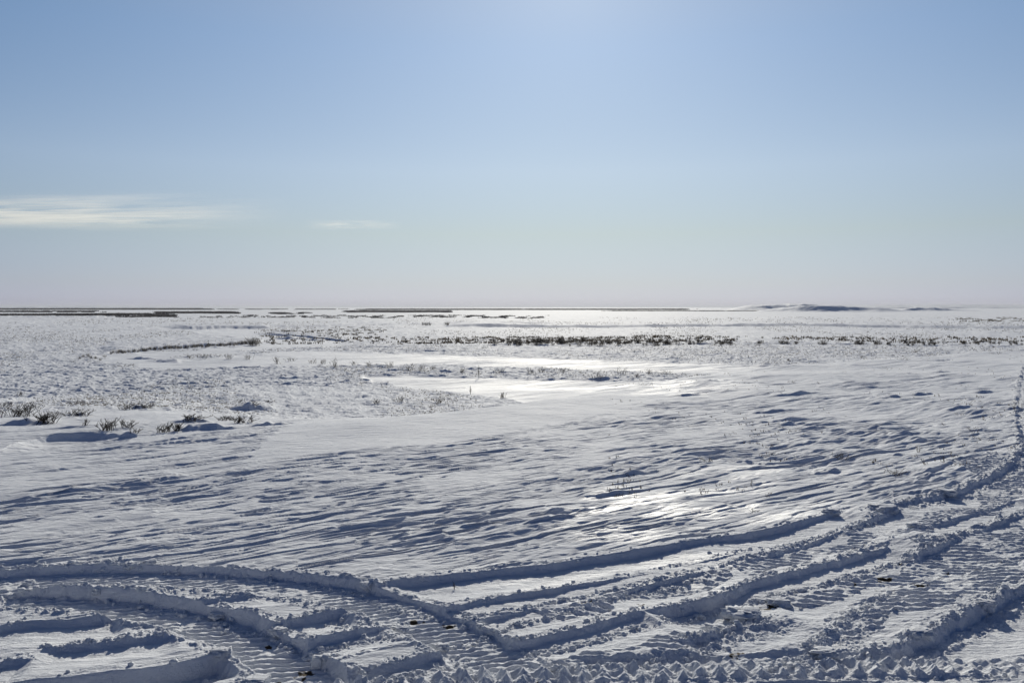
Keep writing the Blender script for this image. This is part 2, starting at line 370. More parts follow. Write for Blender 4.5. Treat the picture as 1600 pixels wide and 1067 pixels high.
for _ in range(6): drv[1:-1, 1:-1] = (drv[:-2, 1:-1] + drv[2:, 1:-1] + drv[1:-1, :-2] + drv[1:-1, 2:]) / 4
glz = np.exp(-((PXn - 1050) / 190) ** 2 - ((PYn - 792) / 26) ** 2)
pl = 0.92 * (1 - 0.72 * drv) * (1 - 0.55 * glz) * calm[s1] * sst(1.0, 3.0, RR[s1])
rgt = (0.62 + 0.12 * sst(-6, 12, X[s1])) * (0.75 + 0.6 * np.clip(0.5 + fbm(X[s1] / 5, Y[s1] / 3, 2, 1500), 0, 1))
# sheltered smooth snow along the brink
brink = 1 - 0.93 * in_poly(PXn, PYn + 6 * wob, [(380,720),(600,700),(760,684),(900,655),(1060,622),(1040,560),(560,560)]).astype(float)
for _ in range(14): brink[1:-1, 1:-1] = (brink[:-2, 1:-1] + brink[2:, 1:-1] + brink[1:-1, :-2] + brink[1:-1, 2:]) / 4
H[s1] += pl * brink * rgt * (saw_layer(s1, 0.50, 8.0, 0.036, 2.0, 500, -0.02) + saw_layer(s1, 1.3, 7.0, 0.05, 2.2, 520, 0.22, 0.07)
                 + saw_layer(s1, 0.22, 8.0, 0.020, 1.8, 540, -0.2, 0.18)
                 + terrace(s1, 1.0, 8.5, 0.055, 2.2, 1400, 0.08) + terrace(s1, 0.55, 9.0, 0.050, 2.0, 1430, -0.03) + terrace(s1, 0.32, 9.0, 0.036, 2.0, 1420, -0.14, 0.14)
                 + terrace(s1, 2.6, 7.0, 0.07, 2.0, 1440, 0.15) + terrace(s1, 0.14, 9.0, 0.013, 2.0, 1450, -0.2, 0.2))
H[s1] += pl * 0.006 * fbm(A[s1] * 0.9, B[s1] * 6.0, 3, 560, 0.6)
# the rest of the plain
s2 = (slice(i60, i160), slice(0, NT))
pl2 = np.ones_like(X[s2])
H[s2] += terrace(s2, 2.6, 5.0, 0.10, 2.6, 1440, -0.2) + terrace(s2, 1.1, 6.0, 0.07, 2.6, 1400, -0.3) + 0.9 * (saw_layer(s2, 1.4, 5.0, 0.10, 2.4, 520, 0.0, 0.12) + saw_layer(s2, 3.0, 4.0, 0.16, 2.4, 580, 0.0, 0.12))
s3 = (slice(i160, NR), slice(0, NT))
H[s3] += (terrace(s3, 8.0, 4.0, 0.3, 2.4, 1460, -0.2) * (1 - sst(1200, 2500, RR[s3]))) + 0.8 * saw_layer(s3, 8.0, 6.0, 0.25, 2.4, 600, 0.0, 0.15) * (1 - sst(1200, 2500, RR[s3]))
H += 0.10 * fbm(X / 9.0, Y / 9.0, 3, 620) * sst(8, 30, RR) + 0.35 * fbm(X / 60.0, Y / 60.0, 3, 640) * sst(45, 120, RR) * (1 - 0.6 * sst(400, 1500, RR))
H += 0.03 * fbm(X / 2.5, Y / 2.5, 3, 650) * calm
print("sastrugi done")

# --- the wide plain: tussocky ground, river flats, banks, drifts
s4 = (slice(0, int(np.searchsorted(R, 1500))), slice(ja, jb))
on_plain = sst(-0.8, -1.9, ZM[s4]) if False else 1 - sst(-1.9, -0.9, ZM[s4])
PX4, PY4 = project(X[s4], Y[s4], ZM[s4])
w4 = fbm(X[s4] / 5, Y[s4] / 5, 3, 660)
flat = np.zeros_like(X[s4])
for poly in S:
    flat = np.maximum(flat, in_poly(PX4 + w4 * 22, PY4 + w4 * 1.5, poly).astype(float))
for _ in range(20):                                 # soften the edge by neighbours
    flat[1:-1, 1:-1] = (flat[1:-1, 1:-1] * 2 + flat[:-2, 1:-1] + flat[2:, 1:-1] + flat[1:-1, :-2] + flat[1:-1, 2:]) / 6
flat *= on_plain
tus = on_plain * (1 - flat)
near_t = 1 - sst(90, 260, RR[s4])
H[s4] = H[s4] * (1 - 0.78 * flat) + tus * near_t * (0.10 * np.clip(fbm(X[s4] / 0.85, Y[s4] / 0.55, 4, 680, 0.6) + 0.05, 0, 1) + 0.06 * fbm(X[s4] / 2.4, Y[s4] / 2.4, 2, 690))
far_t = sst(70, 110, RR[s4]) * (1 - sst(500, 900, RR[s4]))
H[s4] += tus * far_t * (0.10 * fbm(X[s4] / 2.6, Y[s4] / 1.8, 3, 694, 0.6) + 0.20 * sst(150, 260, RR[s4]) * fbm(X[s4] / 7.0, Y[s4] / 5.0, 3, 696, 0.6))
H[s4] += 0.05 * flat * fbm(A[s4] / 5.0, B[s4] / 0.9, 3, 698, 0.6)
H[s4] += -0.15 * flat + 0.10 * flat * fbm(X[s4] / 14, Y[s4] / 6, 2, 700)

def settle(px, py, z):
    if z > -2.4 and z < -0.01:
        for _ in range(30):
            x0, y0 = unproject(px, py, z); z = 0.7 * z + 0.3 * float(macro(np.array([x0]), np.array([y0]))[0])
    return unproject(px, py, z)
def drift(px, py, wpx, h, z=PLAIN, lift=1.0, steep=0.35, tail=5.0, ang=0.15, seed=0):
    """a snow drift with a steep lee face towards the camera and a long back"""
    x0, y0 = settle(px, py, z)
    half = wpx / 2 / F_PX * y0
    ca, sa = math.cos(ang), math.sin(ang)
    lim = half * 1.3 + 3
    sub = (slice(int(np.searchsorted(R, max(1, math.hypot(x0, y0) - lim - h * tail))), int(np.searchsorted(R, math.hypot(x0, y0) + lim + h * tail * 2))), slice(ja, jb))
    xx, yy = X[sub] - x0, Y[sub] - y0
    a = (xx * ca + yy * sa) / half; b = -xx * sa + yy * ca
    crest = 0.30 * half * (a * a) * 0.4 + 0.10 * half * noise(a * 1.5 + seed, a * 0 + seed, 710)
    q = b - crest
    edge = np.clip(1 - np.abs(a), 0, 1); edge = edge ** 1.1 * (0.8 + 0.5 * noise(a * 2.5 + seed, b * 0.6, 711))
    f = np.where(q < 0, np.clip(1 + q / (h * edge * 1.4 + 1e-3), 0, 1), np.clip(1 - q / (h * tail * 2), 0, 1) ** 1.6)
    H[sub] += h * edge * f
def dip(px, py, wpx, h, z, depth_m, ang=0.12):
    """a scoop whose far wall rises steeply"""
    x0, y0 = settle(px, py, z)
    half = wpx / 2 / F_PX * y0
    ca, sa = math.cos(ang), math.sin(ang)
    sub = (slice(int(np.searchsorted(R, max(1, math.hypot(x0, y0) - half - depth_m))), int(np.searchsorted(R, math.hypot(x0, y0) + half + depth_m))), slice(ja, jb))
    xx, yy = X[sub] - x0, Y[sub] - y0
    a = (xx * ca + yy * sa) / half; b = -xx * sa + yy * ca
    b = b + 0.12 * depth_m * noise(xx * 0.8, yy * 0.8, 720)
    e = np.clip(1 - a * a, 0, 1)
    far = depth_m * 0.5 * e ** 0.6
    f = np.where(b > 0, 1 - sst(0, 1, np.clip((b - far + h * 1.3) / (h * 1.5), 0, 1)), sst(0, 1, np.clip(1 + b / depth_m, 0, 1)))
    H[sub] -= h * e ** 0.5 * f
drift(392, 641, 90, 0.55, -1.6, seed=1); drift(215, 640, 70, 0.22, -1.5, seed=2)
drift(105, 631, 60, 0.15, -1.6, seed=3); drift(128, 636, 60, 0.18, -1.5, seed=4)
drift(125, 652, 70, 0.15, -1.3, seed=5); drift(40, 664, 110, 0.28, -1.2, ang=0.3, seed=6)
drift(300, 660, 70, 0.20, -1.4, seed=7); drift(330, 672, 90, 0.18, -1.2, seed=8)
dip(125, 685, 165, 0.17, -0.9, 2.6, 0.25)
drift(300, 674, 60, 0.15, -1.1, ang=0.3, seed=9); drift(420, 665, 70, 0.15, -1.3, seed=10)
drift(460, 590, 70, 0.22, PLAIN, seed=11); drift(448, 600, 30, 0.18, PLAIN, seed=12)
drift(222, 566, 70, 0.35, -3.0, ang=0.0, seed=13); drift(455, 533, 75, 0.75, -3.0, ang=0.0, seed=14)
drift(490, 535, 45, 0.55, -3.0, ang=0.0, seed=15)
drift(940, 592, 70, 0.2, PLAIN, seed=16); drift(1060, 590, 130, 0.12, PLAIN, seed=17)
drift(690, 583, 120, 0.22, PLAIN, seed=18); drift(790, 583, 80, 0.2, PLAIN, seed=19); drift(620, 580, 60, .15, PLAIN, seed=20)
drift(690, 549, 180, 0.25, PLAIN, ang=0, seed=21); drift(735, 577, 60, .2, PLAIN, seed=22)
for k, (a, b, c, h) in enumerate([(1245,617,90,.25),(1440,617,60,.22),(1395,622,50,.2),(1540,612,70,.22),(1210,640,70,.16),(1420,585,40,.18),(1470,582,50,.2),
      (1230,657,110,.15),(1240,663,70,.15),(1435,556,60,.3),(1470,565,50,.25),(1300,738,60,.12),(1405,712,40,.12),(1450,740,60,.12),
      (980,742,120,.18),(880,800,120,.13),(1110,600,40,.15),(960,770,90,.12),(1075,617,60,.15),(1500,640,60,.15),(1590,640,50,.2)]):
    drift(a, b, c * 1.5, h * 0.62, 0.0, ang=0.5, seed=30 + k)
def step_line(pts, h, z=PLAIN, back=60.0, rag=1.0):
    """ground beyond the line stands higher by h, easing back down over `back` metres"""
    c = np.array([unproject(a, b, z) for a, b in pts])
    u = c[:, 0] / c[:, 1]; dd = c[:, 1]; o = np.argsort(u)
    sub = (slice(int(np.searchsorted(R, dd.min() * 0.9)), int(np.searchsorted(R, (dd.max() + back) * 1.6))), slice(ja, jb))
    uu = X[sub] / Y[sub]
    line = np.interp(uu, u[o], dd[o]) + rag * noise(uu * 24, uu * 0 + h * 7, 730) * 0.8
    tp = sst(u.min(), u.min() + 0.03, uu) * (1 - sst(u.max() - 0.03, u.max(), uu))
    q = Y[sub] - line
    H[sub] += h * tp * sst(0, h * 1.2, q) * (1 - sst(back * 0.2, back, q))
step_line([(690,511),(1000,511),(1200,510.5),(1400,511),(1620,514),(1800,516)], 0.7, back=90)
step_line([(400,511),(560,509),(620,508),(900,508)], 0.30, back=90)
step_line([(255,513),(300,513),(345,512),(400,512),(440,512)], 0.7, back=60)
step_line([(150,557),(175,553),(240,547),(300,543),(360,540),(400,537),(415,533)], 0.45, PLAIN - 0.2, back=25, rag=0.4)
step_line([(520,543),(760,541),(900,541),(1060,541),(1300,540),(1600,540),(1700,540)], 0.12, back=40)
step_line([(390,522),(440,524),(500,529),(560,535)], 0.35, back=30)
step_line([(1150,506),(1200,505),(1330,505)], 0.2, back=50)
step_line([(-100,497),(0,497),(150,496),(260,494)], 0.9, back=120, rag=3)
step_line([(1170,500),(1210,499.5),(1290,500)], 0.5, back=120, rag=3)

ZG = (ZM + H)
# quiet centre beneath the camera and everything behind it
ZG = np.where(RR < 2.2, ZM * 0 + 0.0 - 0.05, ZG)

# soil showing through and how icy the crust is
soil = np.zeros_like(X, dtype=np.float32); ice = np.zeros_like(soil)
for (a, b, rx, ry) in [(478,1030,20,7),(420,990,12,4),(1205,938,16,4),(1380,894,12,4),(650,957,14,3),(420,1056,14,3),(1125,860,0,0),(430,1045,10,3),
                       (1150,1015,12,5),(1205,858,0,0),(915,935,10,2),(1000,938,8,3),(1480,885,6,2),(1335,900,8,3),(1400,870,10,2),(700,963,12,3),(830,1060,14,4),(1440,905,10,3)]:
    if rx:
        q = ((PXn - a) / rx) ** 2 + ((PYn - b) / ry) ** 2
        n_ = 2.0 * fbm(X[subn] * 14, Y[subn] * 14, 3, 800)
        soil[subn] = np.maximum(soil[subn], (1 - sst(0.5, 1.1, q + n_ + 0.35)).astype(np.float32))
icn = fbm(A[subn] / 1.6, B[subn] / 0.55, 3, 820)
for (a, b, rx, ry, v) in [(1080,790,260,36,.75),(1060,605,150,16,.4),(900,900,200,36,.6),(1000,910,160,40,.7),(1200,745,150,22,.5),(680,985,40,10,.3),(950,830,130,22,.6),(1080,870,120,18,.8)]:
    q = ((PXn - a) / rx) ** 2 + ((PYn - b) / ry) ** 2
    ice[subn] = np.maximum(ice[subn], (v * (1 - sst(0.2, 1.3, q)) * sst(-0.35, 0.35, icn) * (1 - np.clip(dist[subn], 0, 1) * 0.4)).astype(np.float32))
ice[s4] = np.maximum(ice[s4], (0.30 * flat * np.clip(0.7 + 0.7 * fbm(A[s4] / 9, B[s4] / 2.5, 3, 830), 0, 1)).astype(np.float32))

# ------------------------------------------------------------------ materials
def principled(name, col, rough=0.8, spec=0.3):
    m = bpy.data.materials.new(name); m.use_nodes = True
    b = m.node_tree.nodes["Principled BSDF"]
    b.inputs["Base Color"].default_value = (*col, 1); b.inputs["Roughness"].default_value = rough
    b.inputs["Specular IOR Level"].default_value = spec
    return m, m.node_tree, b
def snow_material(name, attrs=True, micro=1.0):
    m, nt, b = principled(name, (0.79, 0.82, 0.865), 0.75, 0.1)
    N, Lk = nt.nodes, nt.links
    geo = N.new("ShaderNodeNewGeometry")
    nz = N.new("ShaderNodeTexNoise"); nz.inputs["Scale"].default_value = 60.0; nz.inputs["Detail"].default_value = 6.0
    nz.inputs["Roughness"].default_value = 0.7
    Lk.new(geo.outputs["Position"], nz.inputs["Vector"])
    # wind polish: the same noise drawn out along the wind
    mp = N.new("ShaderNodeMapping"); mp.inputs["Rotation"].default_value = (0, 0, -(math.pi / 2 - WIND)); mp.inputs["Scale"].default_value = (1.2, 8.0, 6.0)
    mp.vector_type = 'POINT'
    Lk.new(geo.outputs["Position"], mp.inputs["Vector"])
    nw = N.new("ShaderNodeTexNoise"); nw.inputs["Scale"].default_value = 1.0; nw.inputs["Detail"].default_value = 8.0; nw.inputs["Roughness"].default_value = 0.65
    Lk.new(mp.outputs[0], nw.inputs["Vector"])
    bp = N.new("ShaderNodeBump"); bp.inputs["Strength"].default_value = 0.8 * micro; bp.inputs["Distance"].default_value = 0.014
    Lk.new(nz.outputs[0], bp.inputs["Height"])
    bp2 = N.new("ShaderNodeBump"); bp2.inputs["Strength"].default_value = 0.9 * micro; bp2.inputs["Distance"].default_value = 0.05
    Lk.new(nw.outputs[0], bp2.inputs["Height"]); Lk.new(bp.outputs[0], bp2.inputs["Normal"])
    Lk.new(bp2.outputs[0], b.inputs["Normal"])
    big = N.new("ShaderNodeTexNoise"); big.inputs["Scale"].default_value = 0.35; big.inputs["Detail"].default_value = 4.0
    Lk.new(geo.outputs["Position"], big.inputs["Vector"])
    cr = N.new("ShaderNodeValToRGB"); cr.color_ramp.elements[0].color = (0.745, 0.77, 0.81, 1); cr.color_ramp.elements[1].color = (0.82, 0.84, 0.87, 1)
    cr.color_ramp.elements[0].position = 0.35; cr.color_ramp.elements[1].position = 0.65
    Lk.new(big.outputs[0], cr.inputs[0])
    if attrs:
        at = N.new("ShaderNodeAttribute"); at.attribute_name = "soil"
        mx = N.new("ShaderNodeMix"); mx.data_type = 'RGBA'
        Lk.new(at.outputs["Fac"], mx.inputs["Factor"]); Lk.new(cr.outputs[0], mx.inputs["A"]); mx.inputs["B"].default_value = (0.06, 0.045, 0.03, 1)
        Lk.new(mx.outputs["Result"], b.inputs["Base Color"])
        ai = N.new("ShaderNodeAttribute"); ai.attribute_name = "ice"
        mr = N.new("ShaderNodeMapRange"); mr.inputs["To Min"].default_value = 0.78; mr.inputs["To Max"].default_value = 0.40
        Lk.new(ai.outputs["Fac"], mr.inputs["Value"]); Lk.new(mr.outputs[0], b.inputs["Roughness"])
        sp_ = N.new("ShaderNodeMapRange"); sp_.inputs["To Min"].default_value = 0.08; sp_.inputs["To Max"].default_value = 0.6
        Lk.new(ai.outputs["Fac"], sp_.inputs["Value"]); Lk.new(sp_.outputs[0], b.inputs["Specular IOR Level"])
    else:
        Lk.new(cr.outputs[0], b.inputs["Base Color"])
    return m
M_SNOW = snow_material("wind_packed_snow")
M_CLOD = snow_material("broken_snow", attrs=False, micro=1.0)
def twig_material(name, c0, c1):
    m, nt, b = principled(name, c0, 0.85, 0.2)
    N, Lk = nt.nodes, nt.links
    oi = N.new("ShaderNodeObjectInfo"); nz = N.new("ShaderNodeTexNoise"); nz.inputs["Scale"].default_value = 3.0
    geo = N.new("ShaderNodeNewGeometry"); Lk.new(geo.outputs["Position"], nz.inputs["Vector"])
    cr = N.new("ShaderNodeValToRGB"); cr.color_ramp.elements[0].color = (*c0, 1); cr.color_ramp.elements[1].color = (*c1, 1)
    cr.color_ramp.elements[0].position = 0.35; cr.color_ramp.elements[1].position = 0.65
    Lk.new(nz.outputs[0], cr.inputs[0]); Lk.new(cr.outputs[0], b.inputs["Base Color"])
    return m
M_TWIG = twig_material("willow_twig", (0.11, 0.095, 0.07), (0.19, 0.16, 0.12))
M_STEM = twig_material("willow_stem", (0.040, 0.032, 0.027), (0.070, 0.055, 0.045))
M_GRASS = twig_material("dead_grass", (0.11, 0.085, 0.055), (0.17, 0.13, 0.085))
M_FAR = twig_material("far_willow", (0.058, 0.057, 0.066), (0.095, 0.090, 0.098))

# ------------------------------------------------------------------ mesh helpers
def mesh_np(name, verts, faces, mat, smooth=True):
    """verts (n,3); faces (m,k) with k = 3 or 4"""
    me = bpy.data.meshes.new(name)
    verts = np.ascontiguousarray(verts, np.float32); faces = np.ascontiguousarray(faces, np.int32)
    n, (m, k) = len(verts), faces.shape
    me.vertices.add(n); me.vertices.foreach_set("co", verts.ravel())
    me.loops.add(m * k); me.loops.foreach_set("vertex_index", faces.ravel())
    me.polygons.add(m); me.polygons.foreach_set("loop_start", np.arange(0, m * k, k, dtype=np.int32))
    me.polygons.foreach_set("loop_total", np.full(m, k, np.int32))
    if smooth: me.polygons.foreach_set("use_smooth", np.ones(m, bool))
    me.update(calc_edges=True); me.materials.append(mat)
    return me
def link(name, data, parent=None, loc=None):
    o = bpy.data.objects.new(name, data); COL.objects.link(o)
    if parent is not None: o.parent = parent
    if loc is not None: o.location = loc
    return o
def tag(o, label, cat, group=None, kind=None):
    if label: o["label"] = label
    if cat: o["category"] = cat
    if group: o["group"] = group
    if kind: o["kind"] = kind
    return o

# ------------------------------------------------------------------ ground mesh
idx = np.arange(NR * NT, dtype=np.int32).reshape(NR, NT)
i0, i1 = idx[:-1, :], idx[1:, :]
f = np.stack([i0, np.roll(i0, -1, 1), np.roll(i1, -1, 1), i1], -1).reshape(-1, 4)[:, ::-1]
V = np.stack([X, Y, ZG], -1).reshape(-1, 3)
V = np.vstack([V, [[0, 0, -0.05]]])
gm = mesh_np("ground", V, f, M_SNOW)
for nm, arr in (("soil", soil), ("ice", ice)):
    at = gm.attributes.new(nm, 'FLOAT', 'POINT')
    at.data.foreach_set("value", np.append(arr.ravel(), 0).astype(np.float32))
g = link("snow_ground", gm)
tag(g, "windswept snow plain with sastrugi, vehicle tracks and smooth river flats", "snow ground", kind="structure")
print("ground built")

def height_at(x, y):
    th = math.atan2(x, y); r = math.hypot(x, y)
    j = np.interp(th, TH, np.arange(NT)); i = np.interp(r, R, np.arange(NR))
    j0, i0_ = min(int(j), NT - 2), min(int(i), NR - 2); fj, fi = j - j0, i - i0_
    return float((ZG[i0_, j0] * (1 - fj) + ZG[i0_, j0 + 1] * fj) * (1 - fi) + (ZG[i0_ + 1, j0] * (1 - fj) + ZG[i0_ + 1, j0 + 1] * fj) * fi)
def on_ground(px, py):
    """first ground point seen through a photograph pixel"""
    a, b = (px - CX) / F_PX, (CY - py) / F_PX
    dx, dy, dz = a, cp + b * sp, -sp + b * cp
    t, last = 3.0, 3.0
    while t < 9000:
        if CAM_H + dz * t <= height_at(dx * t, dy * t): break
        last = t; t *= 1.01
    lo, hi = last, t
    for _ in range(18):
        m = (lo + hi) / 2
        if CAM_H + dz * m <= height_at(dx * m, dy * m): hi = m
        else: lo = m
    return dx * hi, dy * hi, height_at(dx * hi, dy * hi)

# ------------------------------------------------------------------ hills on the horizon
def hill(px0, px1, base_d, h, depth_m, label, seed, prof, gentle=1.0):
    n, mrows = 300, 180
    us = (np.linspace(px0, px1, n) - CX) / F_PX
    tt = np.linspace(0, 1, mrows) ** 2.4
    ds = base_d + tt * depth_m
    UU, DD = np.meshgrid(us, ds)
    x, y = UU * DD, DD
    m_ = (DD - base_d); q = (UU - us[0]) / (us[-1] - us[0])
    hh = np.interp(q, np.linspace(0, 1, len(prof)), prof) * (1 + 0.10 * fbm(q * 7, q * 0 + seed, 3, 905 + seed))
    foot = 40 + 25 * noise(q * 4, q * 0 + seed * 3.3, 906)
    run = gentle * h * (3.0 + 1.1 * noise(q * 5, q * 0 + seed, 907 + seed))
    z = h * hh * (0.25 * sst(0, 1, m_ / foot) + 0.75 * sst(0, 1, (m_ - foot * 0.8) / run)) * (1 - 0.9 * sst(0.4, 1.0, m_ / depth_m))
    z = z + h * 0.16 * fbm(x / (h * 4), y / (h * 3), 4, 910 + seed) * sst(0, 20, m_) * np.clip(hh, 0, 1)
    z = PLAIN - 0.4 + z
    z[0] -= 3; z[-1] -= 3; z[:, 0] -= 2; z[:, -1] -= 2
    k = np.arange(n * mrows).reshape(mrows, n)
    fc = np.stack([k[:-1, :-1], k[:-1, 1:], k[1:, 1:], k[1:, :-1]], -1).reshape(-1, 4)
    o = link("snow_hill", mesh_np("snow_hill", np.stack([x, y, z], -1).reshape(-1, 3), fc, M_CLOD))
    return tag(o, label, "hill", kind="structure")
hill(1175, 1440, 900, 7.0, 500, "low snow covered hill on the right horizon, its near face in blue shade", 1, [0, .35, .75, .95, 1, 1, .98, .9, .8, .5, .2, 0])
hill(1135, 1330, 1500, 11.5, 700, "bright drifted snow crest at the left end of the hills", 2, [0, .5, .9, .85, .9, 1, 1.02, .9, .7, .5, 0])
hill(1395, 1540, 1100, 5.5, 500, "small snow mound right of the long low hill", 3, [0, .6, 1, .9, .8, .6, .4, .2, 0])
hill(1180, 2100, 3800, 19.0, 2500, "long flat snow ridge closing the horizon on the right", 4, [0, .6, .9, 1, 1, .95, .9, .9, .85, .85], 9.0)
hill(-500, 560, 5200, 20.0, 3000, "faint snow ridge on the left horizon", 5, [1, 1, .95, .9, 0.9, .8, .7, .6, .35, 0], 9.0)

# ------------------------------------------------------------------ shrubs
def twig_geo(paths):
    """paths: (points (k,3), r0, r1[, (parent path, point)]); three-sided tapered tubes grown together into one surface"""
    vs, fs, base, starts = [], [], 0, []
    for path in paths:
        pts, r0, r1 = path[:3]
        pts = np.asarray(pts, float); k = len(pts)
        d = np.gradient(pts, axis=0); d /= (np.linalg.norm(d, axis=1, keepdims=True) + 1e-9)
        up = np.array([0.31, 0.17, 0.2]); a = np.cross(d, up); a /= (np.linalg.norm(a, axis=1, keepdims=True) + 1e-9); b = np.cross(d, a)
        r = np.linspace(r0, r1, k)[:, None]
        for q in range(3):
            an = 2 * math.pi * q / 3
            vs.append(pts + r * (math.cos(an) * a + math.sin(an) * b))
        for i in range(k - 1):
            for q in range(3):
                q2 = (q + 1) % 3
                fs.append((base + q * k + i, base + q2 * k + i, base + q2 * k + i + 1)); fs.append((base + q * k + i, base + q2 * k + i + 1, base + q * k + i + 1))
        starts.append((base, k))
        if len(path) > 3: pj, pt = path[3]
        elif len(starts) > 1: pj, pt = 0, 0
        else: pj = None
        if pj is not None: fs.append((base, base + k, starts[pj][0] + pt))
        base += 3 * k
    return np.vstack(vs), np.array(fs)
def grow(rnd, w, h, nstem, ntwig, rs, rt, lean=0.0):
    stems, twigs = [], []
    for _ in range(nstem):
        x0, y0 = rnd.gauss(0, w * 0.20), rnd.gauss(0, w * 0.14)
        an = rnd.uniform(0, 2 * math.pi); sp_ = rnd.uniform(0.1, 0.5) * w
        L = h * rnd.uniform(0.45, 1.0)
        tx, ty = x0 + math.cos(an) * sp_ + lean * L, y0 + math.sin(an) * sp_ * 0.7
        bend = rnd.uniform(0.3, 0.9)
        pts = []
        for t in np.linspace(0, 1, 5):
            pts.append((x0 + (tx - x0) * t ** (1 + bend) + rnd.gauss(0, 0.01 * w), y0 + (ty - y0) * t + rnd.gauss(0, 0.01 * w), -0.06 * h + L * 1.05 * t ** 0.9))
        stems.append((pts, rs, rs * 0.45))
        pa = np.array(pts)
        for _ in range(ntwig):
            t = rnd.uniform(0.2, 0.95); i = int(t * 4); q = pa[i] + (pa[i + 1] - pa[i]) * (t * 4 - i)
            a2 = rnd.uniform(0, 2 * math.pi); l2 = h * rnd.uniform(0.15, 0.45)
            e = q + np.array([math.cos(a2) * l2 * 0.6, math.sin(a2) * l2 * 0.5, l2 * rnd.uniform(0.5, 1.0)])
            mid = (q + e) / 2 + np.array([math.cos(a2), math.sin(a2), -0.3]) * l2 * 0.10
            twigs.append(([q, mid, e], rt, rt * 0.4, (len(stems) - 1, i)))
    return stems, twigs
def make_shrub(name, label, cat, w, h, nstem, ntwig, seed, rs=0.010, rt=0.005, mat=None, lean=0.0, group=None, parts=True):
    rnd = random.Random(seed)
    st, tw = grow(rnd, w, h, nstem, ntwig, rs, rt, lean)
    v, f_ = twig_geo(st + tw); e = link(name, mesh_np(name, v, f_, mat or M_TWIG, False))
    return tag(e, label, cat, group)
def copy_tree(o):
    c = o.copy(); COL.objects.link(c)
    for ch in o.children:
        d = ch.copy(); COL.objects.link(d); d.parent = c
    return c
def put(o, px, py, rz=None, s=1.0, sz=None):
    x, y, z = on_ground(px, py)
    o.location = (x, y, z); o.rotation_euler = (0, 0, random.uniform(0, 6.28) if rz is None else rz)
    o.scale = (s, s, sz if sz else s)

# near shrubs on the drifts at left, each with its own growth: px, py(base), width px, height px, stems, label
GL = "bare shrubs among the drifts on the left"
near_shrubs = [
 (28,650,48,22,34,"wide dark bare shrub leaning right at the left edge, largest of the left shrubs"),
 (68,660,38,18,30,"dark shrub at the head of a long blue drift shadow right of the largest"),
 (125,633,40,9,16,"low brown shrub on the drift crest farthest back on the left"),
 (122,650,40,13,20,"bushy brown shrub above a short drift shadow, behind the big scooped hollow"),
 (200,640,30,10,14,"small shrub on the left end of the lens shaped drift"),
 (228,637,34,8,16,"low dense shrub on the right end of the lens shaped drift"),
 (168,672,28,20,16,"thin upright shrub directly behind the big scooped hollow"),
 (195,668,26,13,12,"sparse twiggy shrub just right of the thin upright shrub"),
 (132,664,10,10,5,"tiny two stemmed twig alone in the smooth snow left of the hollow shrubs"),
 (255,675,26,15,14,"thin bare shrub nearest the front of the left drifts, on a streaked slope"),
 (276,672,22,15,14,"thin shrub touching the front slope shrub on its right"),
 (300,656,32,11,18,"low brown shrub on top of the drift left of the big blue mound"),
 (352,657,30,9,16,"flat twiggy shrub in front of the big blue mound"),
 (378,660,32,12,20,"reddish brown bushy shrub in front and right of the big blue mound"),
 (374,630,12,9,8,"small clump on the crest of the big blue mound"),
 (398,633,14,6,9,"dark low clump at the right shoulder of the big blue mound"),
 (418,629,18,6,9,"faint low shrub behind the right end of the big blue mound"),
 (30,618,12,7,7,"lone small shrub in flat snow above the largest left shrub"),
 (8,634,22,7,12,"low brown tuft at the very left edge above the largest shrub"),
 (210,676,16,8,6,"faint sparse twig in front of the thin upright shrub"),
]
for k, (px, py, w, h, n, lab) in enumerate(near_shrubs):
    x, y, z = on_ground(px, py); m = math.hypot(x, y) / F_PX
    o = make_shrub("bare_shrub", lab, "shrub", w * m * 1.05, h * m * 0.85, int(n * 1.2), 6, 100 + k, 0.010, 0.006, lean=0.35, group=GL, mat=M_STEM)
    o.location = (x, y, z)
# dense bush on the river bend
x, y, z = on_ground(396, 540)
o = make_shrub("willow_bush", "dense dark willow bush standing at the tip of the river bend", "shrub", 2.2, 1.25, 90, 6, 200, 0.012, 0.008)
o.location = (x, y, z + 0.0)
